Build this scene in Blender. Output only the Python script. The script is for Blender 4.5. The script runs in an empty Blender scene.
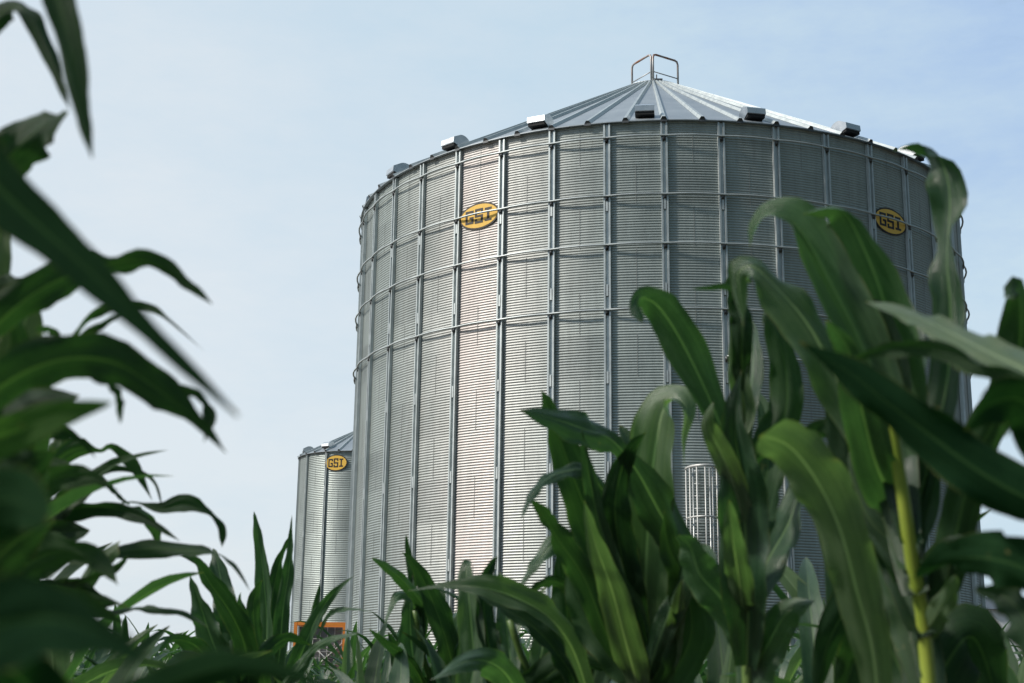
import bpy, bmesh, math, random
from mathutils import Vector, Matrix
from math import sin, cos, pi, radians as RAD

sc = bpy.context.scene
COL = sc.collection
V = Vector

# ------------------------------------------------------------------ camera
F = 1388.7; PITCH = .2413; ROLL = -.0129; CZ = 1.6
FW = V((0, cos(PITCH), sin(PITCH))); X0 = V((1, 0, 0)); U0 = V((0, -sin(PITCH), cos(PITCH)))
XR = X0*cos(ROLL) - U0*sin(ROLL); UR = X0*sin(ROLL) + U0*cos(ROLL)
CAMP = V((0, 0, CZ))
def at(px, py, d):
    return CAMP + d*(FW + XR*((px-512)/F) + UR*((341.5-py)/F))
cd = bpy.data.cameras.new('camera'); cam = bpy.data.objects.new('camera', cd); COL.objects.link(cam)
m = Matrix((XR, UR, -FW)).transposed().to_4x4(); m.translation = CAMP
cam.matrix_world = m
cd.sensor_width = 36; cd.lens = F/1024*36; cd.clip_start = .05; cd.clip_end = 6000
cd.dof.use_dof = True; cd.dof.focus_distance = 30; cd.dof.aperture_fstop = 7.5; cd.dof.aperture_blades = 9
sc.camera = cam
sc.view_settings.view_transform = 'Standard'; sc.view_settings.look = 'None'; sc.view_settings.exposure = 0

# ------------------------------------------------------------------ node helper
def newmat(name):
    m = bpy.data.materials.new(name); m.use_nodes = True
    nt = m.node_tree; nt.nodes.clear()
    return m, nt
def N(nt, t, **kw):
    n = nt.nodes.new(t)
    for k, v in kw.items():
        if k.startswith('i_'):
            n.inputs[int(k[2:])].default_value = v
        else: setattr(n, k, v)
    return n
def LK(nt, a, b): nt.links.new(a, b)
def MATH(nt, op, a, b=None, c=None):
    n = nt.nodes.new('ShaderNodeMath'); n.operation = op
    for i, v in enumerate((a, b, c)):
        if v is None: continue
        if isinstance(v, (int, float)): n.inputs[i].default_value = v
        else: nt.links.new(v, n.inputs[i])
    return n.outputs[0]
def MIX(nt, f, a, b, mode='MIX'):
    n = nt.nodes.new('ShaderNodeMix'); n.data_type = 'RGBA'; n.blend_type = mode
    for s, v in ((n.inputs[0], f), (n.inputs[6], a), (n.inputs[7], b)):
        if isinstance(v, (int, float)): s.default_value = v
        elif isinstance(v, tuple): s.default_value = (*v, 1) if len(v) == 3 else v
        else: nt.links.new(v, s)
    return n.outputs[2]
def NOISE(nt, vec, scale, detail=3, rough=.55):
    n = nt.nodes.new('ShaderNodeTexNoise'); n.inputs['Scale'].default_value = scale
    n.inputs['Detail'].default_value = detail; n.inputs['Roughness'].default_value = rough
    if vec is not None: nt.links.new(vec, n.inputs['Vector'])
    return n.outputs[0]
def MAP(nt, vec, scale=(1, 1, 1), loc=(0, 0, 0)):
    n = nt.nodes.new('ShaderNodeMapping'); n.inputs['Scale'].default_value = scale; n.inputs['Location'].default_value = loc
    nt.links.new(vec, n.inputs[0]); return n.outputs[0]
def RANGE(nt, v, a, b, c, d):
    n = nt.nodes.new('ShaderNodeMapRange')
    nt.links.new(v, n.inputs[0])
    for i, x in enumerate((a, b, c, d)): n.inputs[i+1].default_value = x
    return n.outputs[0]
def principled(nt):
    p = nt.nodes.new('ShaderNodeBsdfPrincipled'); o = nt.nodes.new('ShaderNodeOutputMaterial')
    nt.links.new(p.outputs[0], o.inputs[0]); return p

def simple(name, col, rough=.5, metal=0., var=.12, scale=8):
    m, nt = newmat(name); p = principled(nt)
    g = nt.nodes.new('ShaderNodeTexCoord').outputs['Object']
    n = NOISE(nt, g, scale, 4)
    f = RANGE(nt, n, .25, .75, 1-var, 1+var)
    c = nt.nodes.new('ShaderNodeVectorMath'); c.operation = 'SCALE'; c.inputs[0].default_value = col
    nt.links.new(f, c.inputs['Scale']); nt.links.new(c.outputs[0], p.inputs['Base Color'])
    nt.links.new(RANGE(nt, n, .2, .8, max(rough-.08, .05), rough+.1), p.inputs['Roughness'])
    p.inputs['Metallic'].default_value = metal
    return m

SH = 1.118
def wall_metal(name, n_sheet, phase, base=(.37, .415, .40), rough=.52, warm=None):
    """galvanised corrugated sheets: every sheet has its own tone, faint rain streaks and spangle"""
    m, nt = newmat(name); p = principled(nt)
    g = nt.nodes.new('ShaderNodeTexCoord').outputs['Object']
    s = nt.nodes.new('ShaderNodeSeparateXYZ'); LK(nt, g, s.inputs[0])
    ang = MATH(nt, 'ARCTAN2', s.outputs[1], s.outputs[0])
    u = MATH(nt, 'MULTIPLY', MATH(nt, 'SUBTRACT', ang, phase), n_sheet/(2*pi))
    row = MATH(nt, 'FLOOR', MATH(nt, 'DIVIDE', s.outputs[2], SH))
    cu = MATH(nt, 'FLOOR', MATH(nt, 'ADD', u, MATH(nt, 'MULTIPLY', row, .5)))
    cb = nt.nodes.new('ShaderNodeCombineXYZ'); LK(nt, cu, cb.inputs[0]); LK(nt, row, cb.inputs[1])
    wn = nt.nodes.new('ShaderNodeTexWhiteNoise'); wn.noise_dimensions = '2D'; LK(nt, cb.outputs[0], wn.inputs[0])
    cb2 = nt.nodes.new('ShaderNodeCombineXYZ'); LK(nt, ang, cb2.inputs[0]); LK(nt, s.outputs[2], cb2.inputs[1])
    streak = NOISE(nt, MAP(nt, cb2.outputs[0], (60, .5, 1)), 1, 4, .6)
    blot = NOISE(nt, g, .9, 4, .6)
    fine = NOISE(nt, g, 14, 3, .6)
    f = MATH(nt, 'MULTIPLY', RANGE(nt, wn.outputs[0], 0, 1, .87, 1.09), RANGE(nt, streak, .3, .7, .88, 1.07))
    f = MATH(nt, 'MULTIPLY', f, RANGE(nt, blot, .3, .7, .92, 1.06))
    f = MATH(nt, 'MULTIPLY', f, RANGE(nt, fine, .3, .7, .95, 1.04))
    c = nt.nodes.new('ShaderNodeVectorMath'); c.operation = 'SCALE'; c.inputs[0].default_value = base
    LK(nt, f, c.inputs['Scale']); colr = c.outputs[0]
    if warm is not None:      # warmer tint on one bay, fading out to either side
        dd = MATH(nt, 'ABSOLUTE', MATH(nt, 'SUBTRACT', MATH(nt, 'MODULO', MATH(nt, 'ADD', MATH(nt, 'SUBTRACT', ang, warm), 4*pi + pi), 2*pi), pi))
        ms = RANGE(nt, dd, pi/n_sheet*.48, pi/n_sheet*.62, 1, .5)
        ms = MATH(nt, 'MULTIPLY', ms, RANGE(nt, dd, .1, .42, 1, 0))
        ms = MATH(nt, 'MULTIPLY', ms, RANGE(nt, blot, .3, .65, .55, 1))
        colr = MIX(nt, ms, colr, MIX(nt, 1, colr, (1.36, 1.12, 1.12), 'MULTIPLY'))
    rust = MATH(nt, 'MULTIPLY', RANGE(nt, streak, .62, .78, 0, .28), RANGE(nt, blot, .5, .62, 0, 1))
    colr = MIX(nt, rust, colr, (.16, .13, .10))
    LK(nt, colr, p.inputs['Base Color'])
    p.inputs['Metallic'].default_value = .55
    r = MATH(nt, 'ADD', RANGE(nt, blot, .3, .7, rough-.05, rough+.07), RANGE(nt, wn.outputs[0], 0, 1, -.04, .04))
    LK(nt, r, p.inputs['Roughness'])
    return m

M = {}
M['galv'] = simple('galvanised_steel', (.50, .52, .52), .45, .8, .10, 5)
M['rib'] = simple('galvanised_rib_steel', (.50, .54, .54), .48, .6, .14, 4)
M['roof'] = simple('galvanised_roof_sheet', (.35, .385, .41), .5, .6, .16, 1.2)
M['vent'] = simple('galvanised_vent_hood', (.62, .64, .66), .30, .88, .06, 5)
M['black'] = simple('dark_void', (.012, .013, .014), .8, 0, .1)
M['dark'] = simple('dark_bracket_steel', (.10, .105, .11), .5, .6, .2)
M['seam'] = simple('lap_seam_strip', (.28, .29, .28), .55, .4, .3, 30)  # dark strip along each vertical lap seam
M['yellow'] = simple('sign_yellow', (.86, .52, .07), .45, 0, .08, 6)
M['ink'] = simple('sign_dark_brown', (.018, .013, .010), .5, 0, .1)
M['orange'] = simple('orange_paint', (.85, .27, .04), .45, 0, .12, 3)
M['wire'] = simple('pale_wire_steel', (.62, .62, .60), .5, .3, .1)
M['greymesh'] = simple('weathered_grey_sheet', (.14, .135, .135), .7, .1, .25, 3)
M['white'] = simple('white_sheet', (.74, .75, .76), .5, 0, .05)
M['darkroof'] = simple('dark_roof_sheet', (.07, .08, .09), .5, .2, .1)
# railing: galvanised with rusty tops
m_, nt = newmat('rusty_galvanised_rail'); p = principled(nt)
g = nt.nodes.new('ShaderNodeTexCoord').outputs['Object']
s = nt.nodes.new('ShaderNodeSeparateXYZ'); LK(nt, g, s.inputs[0])
h = RANGE(nt, s.outputs[2], .45, .9, 0, 1)
f = MATH(nt, 'MULTIPLY', h, RANGE(nt, NOISE(nt, g, 3, 2), .35, .6, .15, 1))
LK(nt, MIX(nt, f, (.45, .47, .48), (.28, .11, .05)), p.inputs['Base Color'])
LK(nt, RANGE(nt, f, 0, 1, .7, .1), p.inputs['Metallic']); p.inputs['Roughness'].default_value = .5
M['rail'] = m_

def leaf_mat(name, lo, hi, rib, trans, tr_w=.30, sheen=.45, spec=.5):
    m, nt = newmat(name)
    uv = nt.nodes.new('ShaderNodeUVMap').outputs[0]
    s = nt.nodes.new('ShaderNodeSeparateXYZ'); LK(nt, uv, s.inputs[0])
    oi = nt.nodes.new('ShaderNodeObjectInfo')
    vein = NOISE(nt, MAP(nt, uv, (38, .8, 1)), 1, 3, .7)
    blot = NOISE(nt, MAP(nt, uv, (3, 9, 1)), 1, 3, .6)
    gobj = nt.nodes.new('ShaderNodeTexCoord').outputs['Object']
    spk = NOISE(nt, gobj, 240, 2, .7)
    f = MATH(nt, 'ADD', MATH(nt, 'MULTIPLY', vein, .6), MATH(nt, 'MULTIPLY', blot, .5))
    f = MATH(nt, 'ADD', f, MATH(nt, 'MULTIPLY', MATH(nt, 'SUBTRACT', oi.outputs['Random'], .5), .35))
    f = MATH(nt, 'ADD', f, MATH(nt, 'MULTIPLY', MATH(nt, 'SUBTRACT', spk, .5), .25))
    col = MIX(nt, RANGE(nt, f, .3, .8, 0, 1), lo, hi)
    # pale midrib, narrowing to the tip
    d = MATH(nt, 'ABSOLUTE', MATH(nt, 'SUBTRACT', s.outputs[0], .5))
    w = RANGE(nt, s.outputs[1], 0, 1, .040, .008)
    mr = nt.nodes.new('ShaderNodeMapRange'); mr.interpolation_type = 'SMOOTHSTEP'
    LK(nt, MATH(nt, 'DIVIDE', d, w), mr.inputs[0])
    for i, x in enumerate((.55, 1.15, 1, 0)): mr.inputs[i+1].default_value = x
    col = MIX(nt, mr.outputs[0], col, rib)
    # insect flecks and tan blotches
    fl = MATH(nt, 'MULTIPLY', RANGE(nt, NOISE(nt, gobj, 38, 3, .7), .66, .74, 0, .55), RANGE(nt, NOISE(nt, gobj, 5, 2, .5), .5, .6, 0, 1))
    col = MIX(nt, fl, col, (.16, .14, .06))
    pale = RANGE(nt, NOISE(nt, MAP(nt, uv, (26, 1.2, 1), (7, 0, 0)), 1, 2, .5), .50, .72, 0, .55)
    col = MIX(nt, pale, col, MIX(nt, 1, col, (1.9, 1.7, 1.7), 'MULTIPLY'))
    # yellowish dry tip and edge
    edge = MATH(nt, 'MULTIPLY', RANGE(nt, d, .47, .5, 0, 1), RANGE(nt, blot, .4, .6, 0, .6))
    tip = RANGE(nt, s.outputs[1], .96, 1.0, 0, .7)
    col = MIX(nt, MATH(nt, 'MAXIMUM', edge, tip), col, (.16, .15, .05))
    p = nt.nodes.new('ShaderNodeBsdfPrincipled'); LK(nt, col, p.inputs['Base Color'])
    LK(nt, RANGE(nt, blot, .3, .7, sheen-.05, sheen+.12), p.inputs['Roughness'])
    p.inputs['Specular IOR Level'].default_value = spec
    bm_ = nt.nodes.new('ShaderNodeBump'); bm_.inputs['Strength'].default_value = .6; bm_.inputs['Distance'].default_value = .003
    LK(nt, MATH(nt, 'ADD', vein, MATH(nt, 'MULTIPLY', blot, .4)), bm_.inputs['Height']); LK(nt, bm_.outputs[0], p.inputs['Normal'])
    t = nt.nodes.new('ShaderNodeBsdfTranslucent')
    LK(nt, MIX(nt, 1, col, trans, 'MULTIPLY'), t.inputs[0])
    mx = nt.nodes.new('ShaderNodeMixShader'); mx.inputs[0].default_value = tr_w
    LK(nt, p.outputs[0], mx.inputs[1]); LK(nt, t.outputs[0], mx.inputs[2])
    o = nt.nodes.new('ShaderNodeOutputMaterial'); LK(nt, mx.outputs[0], o.inputs[0])
    return m
TR = (1.9, 2.6, 1.0)
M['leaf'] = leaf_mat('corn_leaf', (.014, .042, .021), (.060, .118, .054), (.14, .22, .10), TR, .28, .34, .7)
M['leaf_dark'] = leaf_mat('shade_tone_corn_leaf', (.011, .032, .015), (.034, .074, .028), (.06, .11, .04), TR, .26, .5, .25)  # darker copy of the leaf, shade put into its colour
M['leaf_lit'] = leaf_mat('sunlit_tone_corn_leaf', (.042, .082, .042), (.105, .155, .080), (.26, .33, .19), (1.8, 2.4, .9), .34, .33, .75)  # lighter copy of the leaf, sunlight put into its colour
M['leaf_pale'] = leaf_mat('pale_lit_corn_leaf', (.06, .09, .055), (.11, .14, .085), (.22, .27, .15), TR, .25, .5, .3)  # greyish lit look of a leaf, held in the base colour
M['leaf_glow'] = leaf_mat('backlit_corn_leaf', (.028, .07, .022), (.05, .10, .032), (.10, .16, .06), (1.8, 2.4, .9), .35, .7, .05)  # green of light coming through the blade, set in the colour
M['leaf_shade'] = leaf_mat('shaded_corn_leaf', (.006, .022, .010), (.014, .040, .016), (.03, .07, .025), TR, .22, .8, .02)  # near leaves out of the sun, their shade painted as darker green
def stalk_mat(name, lo, hi):
    m, nt = newmat(name); p = principled(nt)
    g = nt.nodes.new('ShaderNodeTexCoord').outputs['Object']
    f = MATH(nt, 'ADD', MATH(nt, 'MULTIPLY', NOISE(nt, MAP(nt, g, (60, 60, 3)), 1, 3), .6), MATH(nt, 'MULTIPLY', NOISE(nt, g, 6, 3), .5))
    LK(nt, MIX(nt, RANGE(nt, f, .35, .75, 0, 1), lo, hi), p.inputs['Base Color'])
    p.inputs['Roughness'].default_value = .4
    p.inputs['Subsurface Weight'].default_value = .1; p.inputs['Subsurface Radius'].default_value = (.01, .01, .004)
    return m
M['stalk'] = stalk_mat('corn_stalk', (.06, .12, .03), (.13, .20, .05))
M['stalk_yellow'] = stalk_mat('yellow_green_corn_stalk', (.17, .26, .03), (.33, .39, .06))
m_, nt = newmat('soil'); p = principled(nt)
g = nt.nodes.new('ShaderNodeTexCoord').outputs['Object']
LK(nt, MIX(nt, NOISE(nt, g, 1.3, 6, .65), (.035, .027, .018), (.09, .075, .045)), p.inputs['Base Color']); p.inputs['Roughness'].default_value = .95
b = nt.nodes.new('ShaderNodeBump'); b.inputs['Strength'].default_value = .6; b.inputs['Distance'].default_value = .05
LK(nt, NOISE(nt, g, 9, 6, .7), b.inputs['Height']); LK(nt, b.outputs[0], p.inputs['Normal'])
M['soil'] = m_

# ------------------------------------------------------------------ scene helpers
def tag(o, label=None, cat=None, group=None, kind=None):
    if label: o['label'] = label
    if cat: o['category'] = cat
    if group: o['group'] = group
    if kind: o['kind'] = kind
    return o
def empty(name, loc, label, cat, group=None):
    o = bpy.data.objects.new(name, None); COL.objects.link(o); o.location = loc
    o.empty_display_size = .3
    return tag(o, label, cat, group)
def link(name, bm, mats, parent=None, smooth=True, loc=None):
    me = bpy.data.meshes.new(name)
    bm.normal_update(); bm.to_mesh(me); bm.free()
    for x in (mats if isinstance(mats, list) else [mats]): me.materials.append(x)
    if smooth: me.polygons.foreach_set('use_smooth', [True]*len(me.polygons))
    o = bpy.data.objects.new(name, me); COL.objects.link(o)
    if parent: o.parent = parent
    if loc is not None: o.location = loc
    return o
def tube(bm, pts, r, n=8, cap=True, mi=0):
    pts = [V(p) for p in pts]; rs = r if isinstance(r, (list, tuple)) else [r]*len(pts)
    rings = []; up = None
    for i, p in enumerate(pts):
        t = (pts[min(i+1, len(pts)-1)] - pts[max(i-1, 0)]).normalized()
        if up is None:
            up = V((0, 0, 1)) if abs(t.z) < .9 else V((1, 0, 0))
        a = (up - t*up.dot(t)).normalized(); up = a; bb = t.cross(a)
        rings.append([bm.verts.new(p + rs[i]*(a*cos(2*pi*k/n) + bb*sin(2*pi*k/n))) for k in range(n)])
    for i in range(len(rings)-1):
        for k in range(n):
            f = bm.faces.new((rings[i][k], rings[i][(k+1) % n], rings[i+1][(k+1) % n], rings[i+1][k])); f.material_index = mi
    if cap:
        bm.faces.new(rings[0][::-1]).material_index = mi; bm.faces.new(rings[-1]).material_index = mi
def box(bm, c, ex, ey, ez, sx, sy, sz, mi=0):
    c = V(c); vs = []
    for i in (-1, 1):
        for j in (-1, 1):
            for k in (-1, 1): vs.append(bm.verts.new(c + ex*(i*sx/2) + ey*(j*sy/2) + ez*(k*sz/2)))
    for q in ((0, 1, 3, 2), (4, 6, 7, 5), (0, 4, 5, 1), (2, 3, 7, 6), (0, 2, 6, 4), (1, 5, 7, 3)):
        bm.faces.new([vs[t] for t in q]).material_index = mi
    return vs
def extrude_profile(bm, prof, fn, zs, closed=True):
    """prof: (t, r) list; fn(t, r, z) -> point"""
    rows = [[bm.verts.new(fn(t, r, z)) for t, r in prof] for z in zs]
    n = len(prof)
    for i in range(len(rows)-1):
        for k in range(n if closed else n-1):
            bm.faces.new((rows[i][k], rows[i][(k+1) % n], rows[i+1][(k+1) % n], rows[i+1][k]))
    if closed:
        bm.faces.new(rows[0][::-1]); bm.faces.new(rows[-1])
EZ = V((0, 0, 1))
def er(a): return V((cos(a), sin(a), 0))
def et(a): return V((-sin(a), cos(a), 0))

# ------------------------------------------------------------------ letters of the maker's plate (blocky slab capitals)
LET = {
 'G': [[(0, 0), (1, 0), (1, .52), (.5, .52), (.5, .36), (.74, .36), (.74, .16), (.26, .16), (.26, .84), (.74, .84), (.74, .70), (1, .70), (1, 1), (0, 1)]],
 'S': [[(0, 0), (1, 0), (1, .57), (.26, .57), (.26, .85), (.74, .85), (.74, .70), (1, .70), (1, 1), (0, 1), (0, .42), (.74, .42), (.74, .15), (.26, .15), (.26, .30), (0, .30)]],
 'I': [[(.05, 0), (.95, 0), (.95, .16), (.65, .16), (.65, .84), (.95, .84), (.95, 1), (.05, 1), (.05, .84), (.35, .84), (.35, .16), (.05, .16)]],
}
def prism(bm, poly, fn, d0, d1):
    from mathutils.geometry import tessellate_polygon
    a = [bm.verts.new(fn(x, y, d0)) for x, y in poly]; b = [bm.verts.new(fn(x, y, d1)) for x, y in poly]
    for t in tessellate_polygon([[V((x, y, 0)) for x, y in poly]]):
        try: bm.faces.new([b[i] for i in t])
        except ValueError: pass
    n = len(poly)
    for i in range(n): bm.faces.new((a[i], a[(i+1) % n], b[(i+1) % n], b[i]))
def ellipse(w, h, n=48): return [(w/2*cos(2*pi*k/n), h/2*sin(2*pi*k/n)) for k in range(n)]
def make_logo(parent, a, Rr, z, w, h):
    c = er(a)*Rr + EZ*z; t = et(a); r_ = er(a)
    fn = lambda x, y, d: c + t*x + EZ*y + r_*d
    bm = bmesh.new(); prism(bm, ellipse(w, h), fn, 0, .012)
    bmesh.ops.recalc_face_normals(bm, faces=bm.faces)
    pl = link('logo_plate', bm, M['ink'], parent, False); pl['label'] = 'oval yellow maker plate with dark border and lettering GSI'
    bm = bmesh.new(); prism(bm, ellipse(w*.93, h*.88), fn, .0125, .017)
    bmesh.ops.recalc_face_normals(bm, faces=bm.faces)
    link('yellow_field', bm, M['yellow'], pl, False)
    bm = bmesh.new(); lw = w*.205; lh = h*.50; x = -w*.345
    for i, ch in enumerate('GSI'):
        ww = lw if ch != 'I' else lw*.95
        for poly in LET[ch]:
            prism(bm, [(x + px*ww, (py-.5)*lh*(1.1 if i == 1 else 1)) for px, py in poly], fn, .0175, .023)
        x += ww + w*.035
    bmesh.ops.recalc_face_normals(bm, faces=bm.faces)
    link('lettering', bm, M['ink'], pl, False)

# ------------------------------------------------------------------ storage bins
def make_bin(root, R, H, NB, ph, rise, rcap, nrib, rib_off, waves_n, seg, rings, vents, vent_r, logos, stiff_scale=1., logo=(1.3, .74)):
    # corrugated wall
    bm = bmesh.new(); pitch = .0699 if R > 5 else .0932; nz = int(round(H/pitch)); rows = []
    amp = .0085 if R > 5 else .011
    for i in range(nz*waves_n + 1):
        z = H*i/(nz*waves_n); rr = R + amp*cos(2*pi*i/waves_n)
        rows.append([bm.verts.new((rr*cos(2*pi*k/seg), rr*sin(2*pi*k/seg), z)) for k in range(seg)])
    for i in range(len(rows)-1):
        for k in range(seg): bm.faces.new((rows[i][k], rows[i][(k+1) % seg], rows[i+1][(k+1) % seg], rows[i+1][k]))
    for f in bm.faces: f.smooth = True
    # vertical lap seams, staggered from course to course
    nr = int(H/SH)
    for row in range(nr+1):
        z0 = row*SH; z1 = min(z0+SH, H)
        if z1-z0 < .2: continue
        for k in range(NB):
            if (k+row) % 2: continue
            a = ph + 2*pi*(k+.5)/NB
            box(bm, er(a)*(R+amp+.001) + EZ*((z0+z1)/2), et(a), er(a), EZ, .010, .004, (z1-z0)-.06, 1)
    wall = link('wall', bm, [wall_metal('corrugated_sheet_%d' % NB, NB/2, ph, warm=(TH0 - 2.5*da) if NB == 40 else None), M['seam']], root, False)
    # stiffeners
    s = stiff_scale; o = R+amp-.002
    prof = [(-.095, 0), (-.088, .085), (-.045, .085), (-.032, .03), (.032, .03), (.045, .085), (.088, .085), (.095, 0)]
    for k in range(NB):
        a = ph + 2*pi*k/NB; bm = bmesh.new()
        zs = [0]; 
        while zs[-1] < H-.2: zs.append(min(zs[-1]+2.236, H-.03))
        extrude_profile(bm, [(t*s, r) for t, r in prof], lambda t, r, z: er(a)*(o+r) + et(a)*t + EZ*z, zs)
        for z in zs[1:-1]:     # splice plates
            box(bm, er(a)*(o+.06) + EZ*z, et(a), er(a), EZ, .05*s, .05, .30)
        bmesh.ops.recalc_face_normals(bm, faces=bm.faces)
        link('stiffener', bm, M['rib'], root, False)
    # wind rings with brackets
    for (z, k0, k1) in rings:
        bm = bmesh.new(); n0 = (k1-k0)*4; pts = []
        for i in range(n0+1):
            kk = k0 + i/4; fr = kk - math.floor(kk); bul = .045*sin(pi*fr)
            pts.append(er(ph+2*pi*kk/NB)*(R+.118+bul) + EZ*z)
        tube(bm, pts, .027, 8, k1-k0 < NB)
        for k in range(k0, k1+1):
            a = ph + 2*pi*k/NB
            box(bm, er(a)*(R+.095) + EZ*(z-.055), et(a), er(a), EZ, .08, .05, .12, 1)
        bmesh.ops.recalc_face_normals(bm, faces=bm.faces)
        link('wind_ring', bm, [M['rib'], M['dark']], root)
    # roof: one cone of pressed panels, ribs as pieces of it
    re = R+.13; ze = H+.02; zt = ze+rise; slope = math.atan2(rise, re-rcap)
    ns = nrib*2; bm = bmesh.new(); rows = []
    for j in range(9):
        t = j/8; rr = re + (rcap-re)*t; z = ze + rise*t
        rows.append([bm.verts.new((rr*cos(2*pi*(k/ns)+ph+rib_off), rr*sin(2*pi*(k/ns)+ph+rib_off), z + (.0 if k % 2 else 0))) for k in range(ns)])
    lip = [bm.verts.new((re*cos(2*pi*(k/ns)+ph+rib_off), re*sin(2*pi*(k/ns)+ph+rib_off), ze-.022)) for k in range(ns)]
    inn = [bm.verts.new(((R+.02)*cos(2*pi*(k/ns)+ph+rib_off), (R+.02)*sin(2*pi*(k/ns)+ph+rib_off), ze-.02)) for k in range(ns)]
    for k in range(ns):
        q = (k+1) % ns
        for j in range(8): bm.faces.new((rows[j][k], rows[j][q], rows[j+1][q], rows[j+1][k]))
        bm.faces.new((lip[k], lip[q], rows[0][q], rows[0][k])); bm.faces.new((inn[k], inn[q], lip[q], lip[k]))
    roof = link('roof', bm, M['roof'], root, False)
    d = V((cos(slope), 0, -sin(slope)))
    for k in range(nrib):
        a = ph + rib_off + 2*pi*k/nrib; bm = bmesh.new()
        nrm = er(a)*sin(slope) + EZ*cos(slope)
        for t0 in (0,):
            rowsr = []
            for t in (0, .25, .5, .75, 1):
                rr = re + (rcap-re)*t; z = ze + rise*t; w = .5*(.17 - .09*t)*(1 if R > 5 else .8); hh = .075
                c = er(a)*rr + EZ*z + nrm*.003
                rowsr.append([bm.verts.new(c + et(a)*x + nrm*y) for x, y in ((-w, 0), (-w*.45, hh), (w*.45, hh), (w, 0))])
            for i in range(4):
                for q in range(3): bm.faces.new((rowsr[i][q], rowsr[i][q+1], rowsr[i+1][q+1], rowsr[i+1][q]))
            e = rowsr[0]; bm.faces.new(e).material_index = 1
            dd = [bm.verts.new(x.co - EZ*.06) for x in (e[0], e[3])]
            bm.faces.new((e[0], e[3], dd[1], dd[0])).material_index = 1
        bmesh.ops.recalc_face_normals(bm, faces=bm.faces)
        link('roof_rib', bm, [M['rib'], M['dark']], roof, False)
    # peak collar
    bm = bmesh.new()
    pr = [(rcap+.05, zt-.05), (rcap+.05, zt+.07), (rcap-.1, zt+.12), (.25, zt+.2), (.25, zt+.3), (0.01, zt+.32)]
    rws = [[bm.verts.new((r*cos(2*pi*k/36), r*sin(2*pi*k/36), z)) for k in range(36)] for r, z in pr]
    for i in range(len(pr)-1):
        for k in range(36): bm.faces.new((rws[i][k], rws[i][(k+1) % 36], rws[i+1][(k+1) % 36], rws[i+1][k]))
    link('roof_cap', bm, M['galv'], root, False)
    # hooded roof vents
    for a in vents:
        r0 = vent_r; z0 = ze + rise*(re-r0)/(re-rcap)
        vs = .50 if R > 5 else .46
        out = er(a); side = et(a); w = vs/2
        # side profile (radial outwards x, height y): rounded back and top, open underside at the front
        dep = vs*1.3; hh = vs*.74
        prof = [(-dep*.55, -.10)]
        for i in range(9):
            th = pi - i/8*pi*.62
            prof.append((-dep*.12 + dep*.42*cos(th), hh*.45 + hh*.55*sin(th)))
        prof += [(dep*.42, hh*.62), (dep*.45, hh*.20), (dep*.40, hh*.16)]
        c = out*r0 + EZ*z0
        bm = bmesh.new()
        A = [bm.verts.new(c + out*x + EZ*y - side*w) for x, y in prof]; B = [bm.verts.new(c + out*x + EZ*y + side*w) for x, y in prof]
        for i in range(len(prof)-1): bm.faces.new((A[i], A[i+1], B[i+1], B[i]))
        bm.faces.new(A); bm.faces.new(B[::-1])
        bmesh.ops.recalc_face_normals(bm, faces=bm.faces)
        hood = link('roof_vent', bm, M['vent'], root, False)
        bm = bmesh.new()
        box(bm, c + out*(dep*.20) + EZ*(hh*.055), side, out, EZ, vs*.94, dep*.40, hh*.22)
        link('vent_opening_shade', bm, M['black'], hood, False)  # near-black block painting the shade inside the hood
    for a, z in logos: make_logo(root, a, R+amp+.004, z, *logo)
    return ze, zt, re

AZ, D, PH = .1061, 42.754, -.1272
C1 = V((D*sin(AZ), D*cos(AZ), 0)); TH0 = -pi/2 - AZ + PH      # azimuth of stiffener k = 0
NBAY = 40; da = 2*pi/NBAY
H1 = CZ + 14.05
silo = empty('grain_silo', C1, 'huge round corrugated steel grain silo with ribbed cone roof, filling the middle of the view', 'grain silo')
C1.x += .13
RINGS = [(CZ+13.637, 0, 40), (CZ+12.057, 0, 40), (CZ+10.756, 0, 40), (CZ+9.06, 0, 40), (CZ+7.86, 2, 4)]
vents1 = [TH0 + da - 3*(2*pi/60)/6 + i*2*pi/20 for i in range(20)]
vents1 = [TH0 + da + (-.5 + 3*i)*2*pi/60 for i in range(20)]
logos1 = [(TH0 + (-2.5+8*i)*da, CZ+12.03) for i in range(5)]
ze, zt, re = make_bin(silo, 9.265, H1, NBAY, TH0, 4.84, .95, 60, da, 6, 240, RINGS, vents1, 9.0, logos1)

# guard rail on the peak: square of pipe hoops seen from one corner
bm0 = None
half = .62; ca = -pi/2 - AZ - .12        # corner pointing at the camera
cor = [er(ca + i*pi/2)*(.79) for i in range(4)]
zr = zt - .02
for i in range(4):
    a, b = cor[i], cor[(i+1) % 4]
    if i in (1, 2): continue
    dirv = (b-a).normalized(); bm = bmesh.new()
    hgt = 1.12; e = .045
    A = a + dirv*e; B = b - dirv*e
    L = lambda p, z: p + EZ*z
    pts = [L(A, 0), L(A, hgt-.12), L(A+dirv*.035, hgt-.03), L(A+dirv*.12, hgt), L(B-dirv*.12, hgt), L(B-dirv*.035, hgt-.03), L(B, hgt-.12), L(B, 0)]
    tube(bm, pts, .034, 8)
    tube(bm, [L(A, .5), L(B, .5)], .02, 6)
    o = link('guard_rail', bm, M['rail'], silo); o.location = EZ*zr + V((.09, 0, 0))
bm = bmesh.new(); box(bm, V((.12, -.2, zt+.36)), X0, V((0, 1, 0)), EZ, .36, .3, .12); tube(bm, [(.12, -.2, zt+.4), (.12, -.2, zt+.62)], .02)
link('peak_vent', bm, M['dark'], silo, False)

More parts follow.
